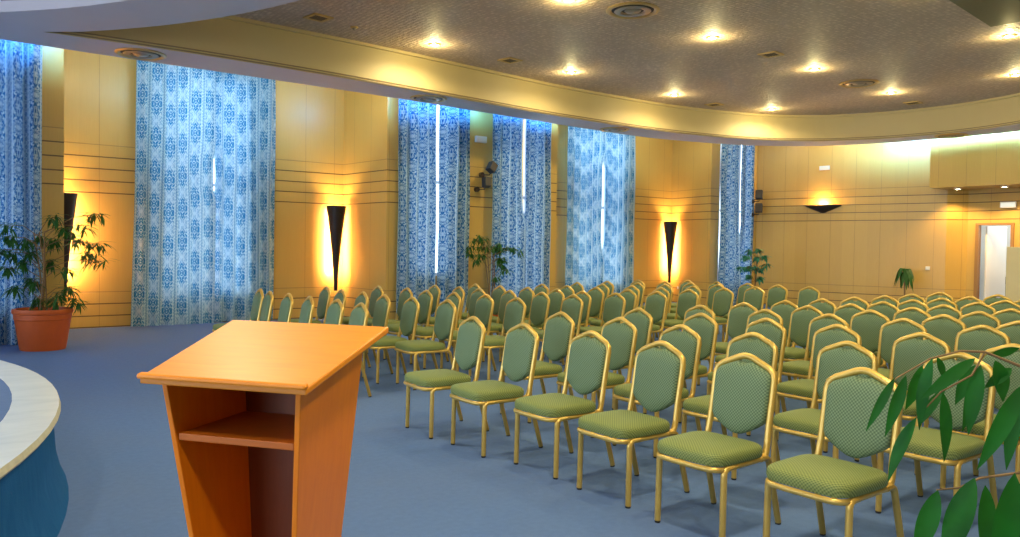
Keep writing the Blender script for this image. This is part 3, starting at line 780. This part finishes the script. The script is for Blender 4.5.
# ------------------------------------------------------------------ plants
def leaf(bm, base, tip, w, up=Vector((0, 0, 1)), droop=.08, n=7, side=None):
    base, tip = Vector(base), Vector(tip); d = tip - base; L = d.length; d.normalize()
    s = side if side is not None else d.cross(up)
    if s.length < 1e-4: s = Vector((1, 0, 0))
    s = s.normalized(); nn = s.cross(d).normalized()
    rows = []
    for i in range(n + 1):
        u = i / n; ww = w * .5 * (sin(pi * min(1, u ** .8)) ** 1.0 if 0 < u < 1 else 0) + .0004
        c = base + d * L * u + nn * (L * droop * 4 * u * (1 - u))
        rows.append((bm.verts.new(c - s * ww + nn * ww * .25), bm.verts.new(c), bm.verts.new(c + s * ww + nn * ww * .25)))
    for A, B in zip(rows, rows[1:]):
        bm.faces.new((A[0], A[1], B[1], B[0])); bm.faces.new((A[1], A[2], B[2], B[1]))
def pot(root, R, r, h, mat=M_terra):
    bm = bmesh.new()
    lathe(bm, [(.001, .0), (r, 0), (r + .01, .02), (r + (R - r) * .72, h * .72), (r + (R - r) * .75, h * .75), (R * .955, h * .76), (R * .96, h * .88), (R * 1.0, h * .89), (R * 1.02, h * .94), (R, h), (R * .93, h), (R * .90, h * .86), (.001, h * .86)], 44)
    obj('pot', bm, mat, root, smooth=50)
    bm = bmesh.new(); lathe(bm, [(.001, h * .9), (R * .905, h * .885)], 32); obj('soil', bm, M_soil, root)
def bushy(root, base, h0, clusters, mat, seed, L=.15, nl=9, w=.028, spread=.5, stems=4):
    r = random.Random(seed); bm = bmesh.new(); bs = bmesh.new()
    b = Vector(base)
    roots = [b + Vector((r.uniform(-.06, .06), r.uniform(-.06, .06), 0)) for _ in range(stems)]
    mid = []
    for k, rt in enumerate(roots):
        tp = rt + Vector((r.uniform(-.12, .12), r.uniform(-.12, .12), h0))
        mid.append((rt, tp))
        tube(bs, [rt, rt * .5 + tp * .5 + Vector((.02, 0, 0)), tp], [.012, .010, .007], 6)
    for c in clusters:
        c = Vector(c); rt, tp = mid[r.randrange(stems)]
        u = max(.15, min(1., (c.z - .15 - rt.z) / max(.1, (tp.z - rt.z)))); st = rt.lerp(tp, u)
        m = st.lerp(c, .5) + Vector((0, 0, .08))
        tube(bs, [st, m, c], [.006, .005, .003], 5)
        for j in range(nl):
            a = r.uniform(0, 2 * pi); el = r.uniform(-1.1, .35); LL = L * r.uniform(.65, 1.2)
            d = Vector((cos(a) * cos(el), sin(a) * cos(el), sin(el) - .25)).normalized()
            p0 = m.lerp(c, r.uniform(.55, 1.05)) + Vector((r.uniform(-.03, .03), r.uniform(-.03, .03), r.uniform(-.04, .04)))
            leaf(bm, p0, p0 + d * LL, w * r.uniform(.8, 1.2), n=5, droop=.06)
    obj('stems', bs, M_stem, root, smooth=True)
    obj('foliage', bm, mat, root)
def loc(cl, o): return [(a - o[0], b - o[1], c_) for a, b, c_ in cl]
P1 = [(0.969, 12.593, 1.527), (1.019, 12.60, 1.322), (1.173, 12.55, 1.489), (1.237, 12.507, 1.327), (1.127, 12.54, 1.197), (1.03, 12.523, 0.84), (1.28, 12.5, 0.914), (1.54, 12.56, 1.496), (1.533, 12.3, 1.823), (1.492, 12.561, 1.204), (1.66, 12.152, 1.094), (1.661, 12.322, 1.663), (1.775, 12.484, 1.584), (1.89, 12.124, 1.707), (2.058, 12.153, 1.88), (2.048, 11.969, 1.466), (1.841, 12.18, 1.502), (2.008, 12.298, 1.315), (2.05, 11.985, 1.22), (1.722, 12.373, 0.833), (1.577, 12.203, 0.749), (1.787, 12.19, 0.66), (1.335, 12.5, 0.66), (1.526, 12.261, 0.64), (0.945, 12.574, 1.11), (0.97, 12.598, 1.689), (1.348, 12.556, 1.534), (1.237, 12.572, 0.944), (0.847, 12.506, 1.361)]
o_ = (1.38, 12.40)
t_ = thing('potted_plant', 'bushy bamboo-leaved plant in a big terracotta pot at the left', 'plant', (*o_, 0))
pot(t_, .365, .27, .56)
bushy(t_, (0, 0, .5), 1.1, loc(P1, o_), M_leaf, 11, L=.20, nl=34, w=.027)
P2 = [(8.784, 12.927, 1.485), (8.857, 12.876, 1.643), (8.951, 12.807, 1.723), (9.023, 12.751, 1.672), (8.96, 12.792, 1.489), (8.97, 12.779, 1.332), (8.917, 12.816, 1.227), (9.074, 12.705, 1.491), (9.303, 12.533, 1.547), (9.281, 12.545, 1.416), (9.291, 12.532, 1.26), (9.353, 12.481, 1.131), (9.427, 12.436, 1.471), (9.531, 12.357, 1.473), (9.593, 12.308, 1.422), (9.404, 12.438, 1.04), (9.237, 12.559, 0.868), (9.364, 12.477, 1.261), (9.199, 12.611, 1.493), (8.804, 12.908, 1.381)]
o_ = (9.17, 12.62)
t_ = thing('potted_plant', 'slender bamboo-leaved plant below the pair of wall speakers', 'plant', (*o_, 0))
pot(t_, .24, .17, .36)
bushy(t_, (0, 0, .3), 1.05, loc(P2, o_), M_leaf, 12, L=.18, nl=22, w=.034)
P3 = [(16.974, 12.222, 1.512), (16.885, 12.283, 1.345), (17.193, 12.056, 1.543), (17.323, 11.95, 1.353), (16.796, 12.34, 1.05), (16.972, 12.208, 1.071), (17.234, 12.006, 1.021), (17.366, 11.91, 1.134), (17.148, 12.082, 1.322), (17.233, 11.999, 0.801), (16.971, 12.201, 0.851), (17.103, 12.108, 1.074)]
o_ = (17.12, 12.1)
t_ = thing('potted_plant', 'teal-lit green plant in front of the far corner curtain', 'plant', (*o_, 0))
pot(t_, .24, .17, .36)
bushy(t_, (0, 0, .3), .9, loc(P3, o_), M_leaf_teal_lit, 13, L=.17, nl=24, w=.055)
t_ = thing('potted_palm', 'small drooping dark green palm in front of the back wall', 'plant', (19.16, 9.27, .0))
pot(t_, .2, .15, .3)
bm = bmesh.new(); tube(bm, [(0, 0, .26), (.01, 0, .55), (0, .01, 1.0)], [.022, .02, .016], 8); obj('trunk', bm, M_stem, t_, smooth=True)
bm = bmesh.new(); r = random.Random(4)
for k in range(18):
    a = 2 * pi * k / 18 * 2.4; up_ = r.uniform(.10, .36); out = r.uniform(.06, .14); dn = r.uniform(.35, .78)
    p0 = Vector((0, 0, 1.0)); p1 = p0 + Vector((cos(a) * out, sin(a) * out, up_)); p2 = p0 + Vector((cos(a) * (out + .13), sin(a) * (out + .13), up_ - dn))
    s = Vector((-sin(a), cos(a), 0)); prev = None
    for i in range(9):
        u = i / 8; c_ = (1 - u) ** 2 * p0 + 2 * u * (1 - u) * p1 + u * u * p2; w = .060 * sin(pi * (u * .93 + .05)) + .002
        cur = (bm.verts.new(c_ - s * w), bm.verts.new(c_ + Vector((0, 0, -.006))), bm.verts.new(c_ + s * w))
        if prev: bm.faces.new((prev[0], prev[1], cur[1], cur[0])); bm.faces.new((prev[1], prev[2], cur[2], cur[1]))
        prev = cur
obj('fronds', bm, M_leaf, t_)

# foreground plant, its pot stands right of the frame
FGL = [((1.377, 0.679, 1.281), (1.346, 0.712, 1.184), 0.0159), ((1.433, 0.686, 1.28), (1.412, 0.711, 1.165), 0.0219), ((1.498, 0.688, 1.292), (1.482, 0.709, 1.207), 0.0262), ((1.471, 0.658, 1.312), (1.462, 0.673, 1.178), 0.0255), ((1.541, 0.681, 1.306), (1.562, 0.676, 1.261), 0.0152), ((1.469, 0.585, 1.321), (1.402, 0.646, 1.245), 0.0227), ((1.427, 0.663, 1.207), (1.396, 0.695, 1.088), 0.0251), ((1.508, 0.654, 1.247), (1.519, 0.653, 1.115), 0.024), ((1.62, 0.645, 1.289), (1.599, 0.67, 1.21), 0.0269), ((1.564, 0.613, 1.298), (1.555, 0.627, 1.166), 0.0296), ((1.65, 0.622, 1.299), (1.673, 0.614, 1.217), 0.0346), ((1.511, 0.526, 1.279), (1.46, 0.573, 1.129), 0.0309), ((1.576, 0.551, 1.245), (1.566, 0.566, 1.113), 0.0251), ((1.416, 0.617, 1.09), (1.392, 0.643, 0.964), 0.0349), ((1.511, 0.596, 1.101), (1.475, 0.63, 0.93), 0.0467), ((1.569, 0.601, 1.076), (1.576, 0.603, 0.934), 0.0333), ((1.523, 0.537, 1.122), (1.498, 0.561, 0.93), 0.0454), ((1.519, 0.612, 1.018), (1.488, 0.646, 0.963), 0.0164), ((1.676, 0.602, 1.284), (1.644, 0.637, 1.243), 0.0231), ((1.581, 0.674, 1.275), (1.568, 0.694, 1.199), 0.0192), ((1.589, 0.536, 1.116), (1.58, 0.55, 0.951), 0.0359), ((1.643, 0.628, 1.309), (1.7, 0.598, 1.322), 0.0173), ((1.587, 0.544, 1.278), (1.615, 0.53, 1.15), 0.0323), ((1.526, 0.665, 1.243), (1.506, 0.69, 1.181), 0.0187), ((1.637, 0.657, 1.273), (1.631, 0.669, 1.153), 0.0215)]
o_ = (2.1, .274)
t_ = thing('potted_plant', 'long glossy leaves on thin branches reaching in at the lower right foreground', 'plant', (*o_, 0))
pot(t_, .26, .19, .4)
loc1 = lambda p: Vector((p[0] - o_[0], p[1] - o_[1], p[2]))
bm = bmesh.new()
trunk = [Vector((0, 0, .34)), Vector((.02, 0, .7)), Vector((-.02, .0, 1.0)), Vector((-.08, .05, 1.12))]
tube(bm, trunk, [.016, .014, .012, .009], 8)
tube(bm, [trunk[2]] + [loc1(p) for p in ((1.86, .42, 1.17), (1.738, 0.476, 1.2), (1.68, 0.523, 1.263), (1.621, 0.569, 1.297), (1.57, 0.609, 1.322), (1.533, 0.637, 1.323), (1.489, 0.67, 1.308), (1.44, 0.706, 1.272), (1.40, .70, 1.262))], [.009, .0055, .005, .0035, .0028, .0024, .002, .0018, .0014, .001], 6)
tube(bm, [trunk[3]] + [loc1(p) for p in ((1.86, .40, 1.16), (1.738, 0.475, 1.144), (1.679, 0.518, 1.11), (1.62, 0.563, 1.1), (1.561, 0.607, 1.089), (1.529, 0.631, 1.07), (1.498, 0.655, 1.066), (1.43, .62, 1.088))], [.007, .005, .004, .0032, .0028, .0024, .002, .0016, .0012], 6)
tube(bm, [loc1(p) for p in ((1.57, 0.609, 1.322), (1.55, 0.622, 1.279), (1.505, 0.656, 1.247), (1.468, 0.682, 1.198))], [.002, .002, .0016, .001], 6)
obj('stems', bm, M_stem, t_, smooth=True)
bm = bmesh.new(); rr = random.Random(9)
for b, e, w in FGL:
    b, e = loc1(b), loc1(e); d = (e - b).normalized()
    view = Vector((-1.5, -.62, .25)); s = d.cross(view).normalized()
    s = (Matrix.Rotation(rr.uniform(-.6, .6), 3, d) @ s)
    leaf(bm, b, e, w * .95, n=12, droop=.05, side=s)
obj('foliage', bm, M_leaf_fg, t_, smooth=180)

# ------------------------------------------------------------------ assumed cove tubes, unseen on top of the soffit
def cove(pts, label, energy, col, tilt=75):
    t_ = thing('cove_light', label, 'light', (pts[0][0], pts[0][1], SZ + .29), atan2(pts[1][1] - pts[0][1], pts[1][0] - pts[0][0]), 'fluorescent tubes on top of the soffit')
    L = (Vector(pts[1]) - Vector(pts[0])).length
    bm = bmesh.new(); box(bm, 0, L, -.04, .04, 0, .04); obj('fitting', bm, M_white, t_)
    bm = bmesh.new(); tube(bm, [(.03, 0, .06), (L - .03, 0, .06)], .015, 8); obj('tube', bm, M_cool, t_)
    l = bpy.data.lights.new('cove_glow', 'AREA'); l.shape = 'RECTANGLE'; l.size = L; l.size_y = .12; l.energy = energy; l.color = col
    lo = bpy.data.objects.new('cove_glow', l); C.objects.link(lo); lo.parent = t_; lo.location = (L / 2, .02, .12); lo.rotation_euler = (radians(tilt), 0, 0)
COOL = (.10, .46, 1.)
cove([(-1.0, 12.05), (1.75, 12.2)], 'blue-white tube hidden on the soffit before the leftmost curtain', 110, COOL)
cove([(2.9, 12.25), (5.6, 12.25)], 'blue-white tube hidden on the soffit before the wide pale curtains', 45, (.55, .88, 1.))
cove([(6.95, 12.3), (9.2, 12.42)], 'blue-white tube hidden on the soffit before the deep blue curtains', 80, COOL)
cove([(9.4, 12.45), (11.7, 12.55)], 'blue-white tube hidden on the soffit before the speaker-side curtains', 80, COOL)
cove([(13.0, 12.6), (15.2, 12.35)], 'blue-white tube hidden on the soffit before the far greyish curtains', 50, (.7, .95, 1.))
cove([(18.3, 9.9), (18.62, 8.3)], 'blue-white tube hidden on the soffit before the back wall', 190, (.20, .50, 1.), 50)
cove([(18.65, 8.1), (18.6, 6.0)], 'blue-white tube hidden on the soffit before the entrance bulkhead', 380, (.20, .52, 1.), 45)

# ------------------------------------------------------------------ lights
def area(name, loc_, rot, sx, sy, e, col):
    l = bpy.data.lights.new(name, 'AREA'); l.shape = 'RECTANGLE'; l.size = sx; l.size_y = sy; l.energy = e; l.color = col
    o = bpy.data.objects.new(name, l); C.objects.link(o); o.location = loc_; o.rotation_euler = rot; return o
# added fill lamps standing in for daylight at the unseen front windows
for k, yc in enumerate((9.7, 4.2, -1.8)):
    area('window_daylight', (-11.0, yc, 2.4), (0, radians(-90), 0), 3, 4, 190, (.74, .87, 1.))
# assumed warm point lamps, added unseen above the soffit without fittings to light panels
for (x, y, tx, ty, e) in ((2.4, 12.3, 2.5, 15, 25), (6.4, 12.4, 6.3, 15, 25), (11.9, 12.6, 12.3, 15, 12), (16.2, 12.2, 16.5, 15, 22), (18.0, 11.0, 19.4, 11.5, 30)):
    l = bpy.data.lights.new('assumed_panel_lamp', 'POINT'); l.energy = e; l.color = (1, .78, .38); l.shadow_soft_size = .06
    o = bpy.data.objects.new('assumed_panel_lamp', l); C.objects.link(o); o.location = (x, y + .35 if y > 12 else y, 4.62)
    if x == 18.0: o.location = (18.55, 11.2, 4.62)
# added corridor lamp, a bare point light without a fitting
l = bpy.data.lights.new('added_corridor_lamp', 'POINT'); l.energy = 60; l.color = (.9, .95, 1); l.shadow_soft_size = .1
o = bpy.data.objects.new('added_corridor_lamp', l); C.objects.link(o); o.location = (21.2, 7.0, 2.6)
# unseen canopy downlights, added to brighten the lectern and stage end
for k, (x, y) in enumerate(((-1.5, 1.5), (1.2, -1.0), (1.6, 6.5), (2.2, 1.8))):
    t_ = thing('downlight', 'added canopy fill light %s' % ['above the stage edge', 'behind the lectern', 'above the stage side of the aisle', 'in front of the lectern'][k], 'light', (x, y, SZ if k < 3 else SZ), 0)
    bm = bmesh.new(); lathe(bm, [(.10, -.004), (.13, -.014), (.135, 0)], 24); obj('trim_ring', bm, M_white, t_, smooth=True)
    bm = bmesh.new(); lathe(bm, [(.0005, -.006), (.10, -.005)], 24); obj('lens', bm, M_lamp, t_)
    l = bpy.data.lights.new('canopy_fill', 'AREA'); l.shape = 'DISK'; l.size = .3; l.energy = (60, 60, 60, 70)[k]; l.color = (1, .84, .55)
    o = bpy.data.objects.new('canopy_fill', l); C.objects.link(o); o.location = (x, y, SZ - .03)

# world
w = bpy.data.worlds.new('daylight'); bpy.context.scene.world = w; w.use_nodes = True
bg = w.node_tree.nodes['Background']; bg.inputs[0].default_value = (.70, .84, 1., 1); bg.inputs[1].default_value = 4.0

# camera
cam = bpy.data.cameras.new('camera'); co_ = bpy.data.objects.new('camera', cam); C.objects.link(co_)
cam.sensor_width = 36; cam.lens = 779.43 / 1020 * 36; cam.clip_start = .05; cam.clip_end = 200
th_, p_, r_ = .651, .0277, .0149
fwd = Vector((sin(th_) * cos(p_), cos(th_) * cos(p_), -sin(p_)))
rt = Vector((cos(th_), -sin(th_), 0)); upv = rt.cross(fwd)
# roll: the picture is turned clockwise by r_
R_ = Matrix((( rt.x, upv.x, -fwd.x), (rt.y, upv.y, -fwd.y), (rt.z, upv.z, -fwd.z)))
co_.matrix_world = Matrix.Translation((0, 0, 1.503)) @ R_.to_4x4() @ Matrix.Rotation(r_, 4, 'Z')
bpy.context.scene.camera = co_
sc = bpy.context.scene
sc.view_settings.view_transform = 'Standard'; sc.view_settings.look = 'None'; sc.view_settings.gamma = 1; sc.view_settings.use_curve_mapping = False
sc.view_settings.exposure = 0.14
sc.cycles.max_bounces = 8
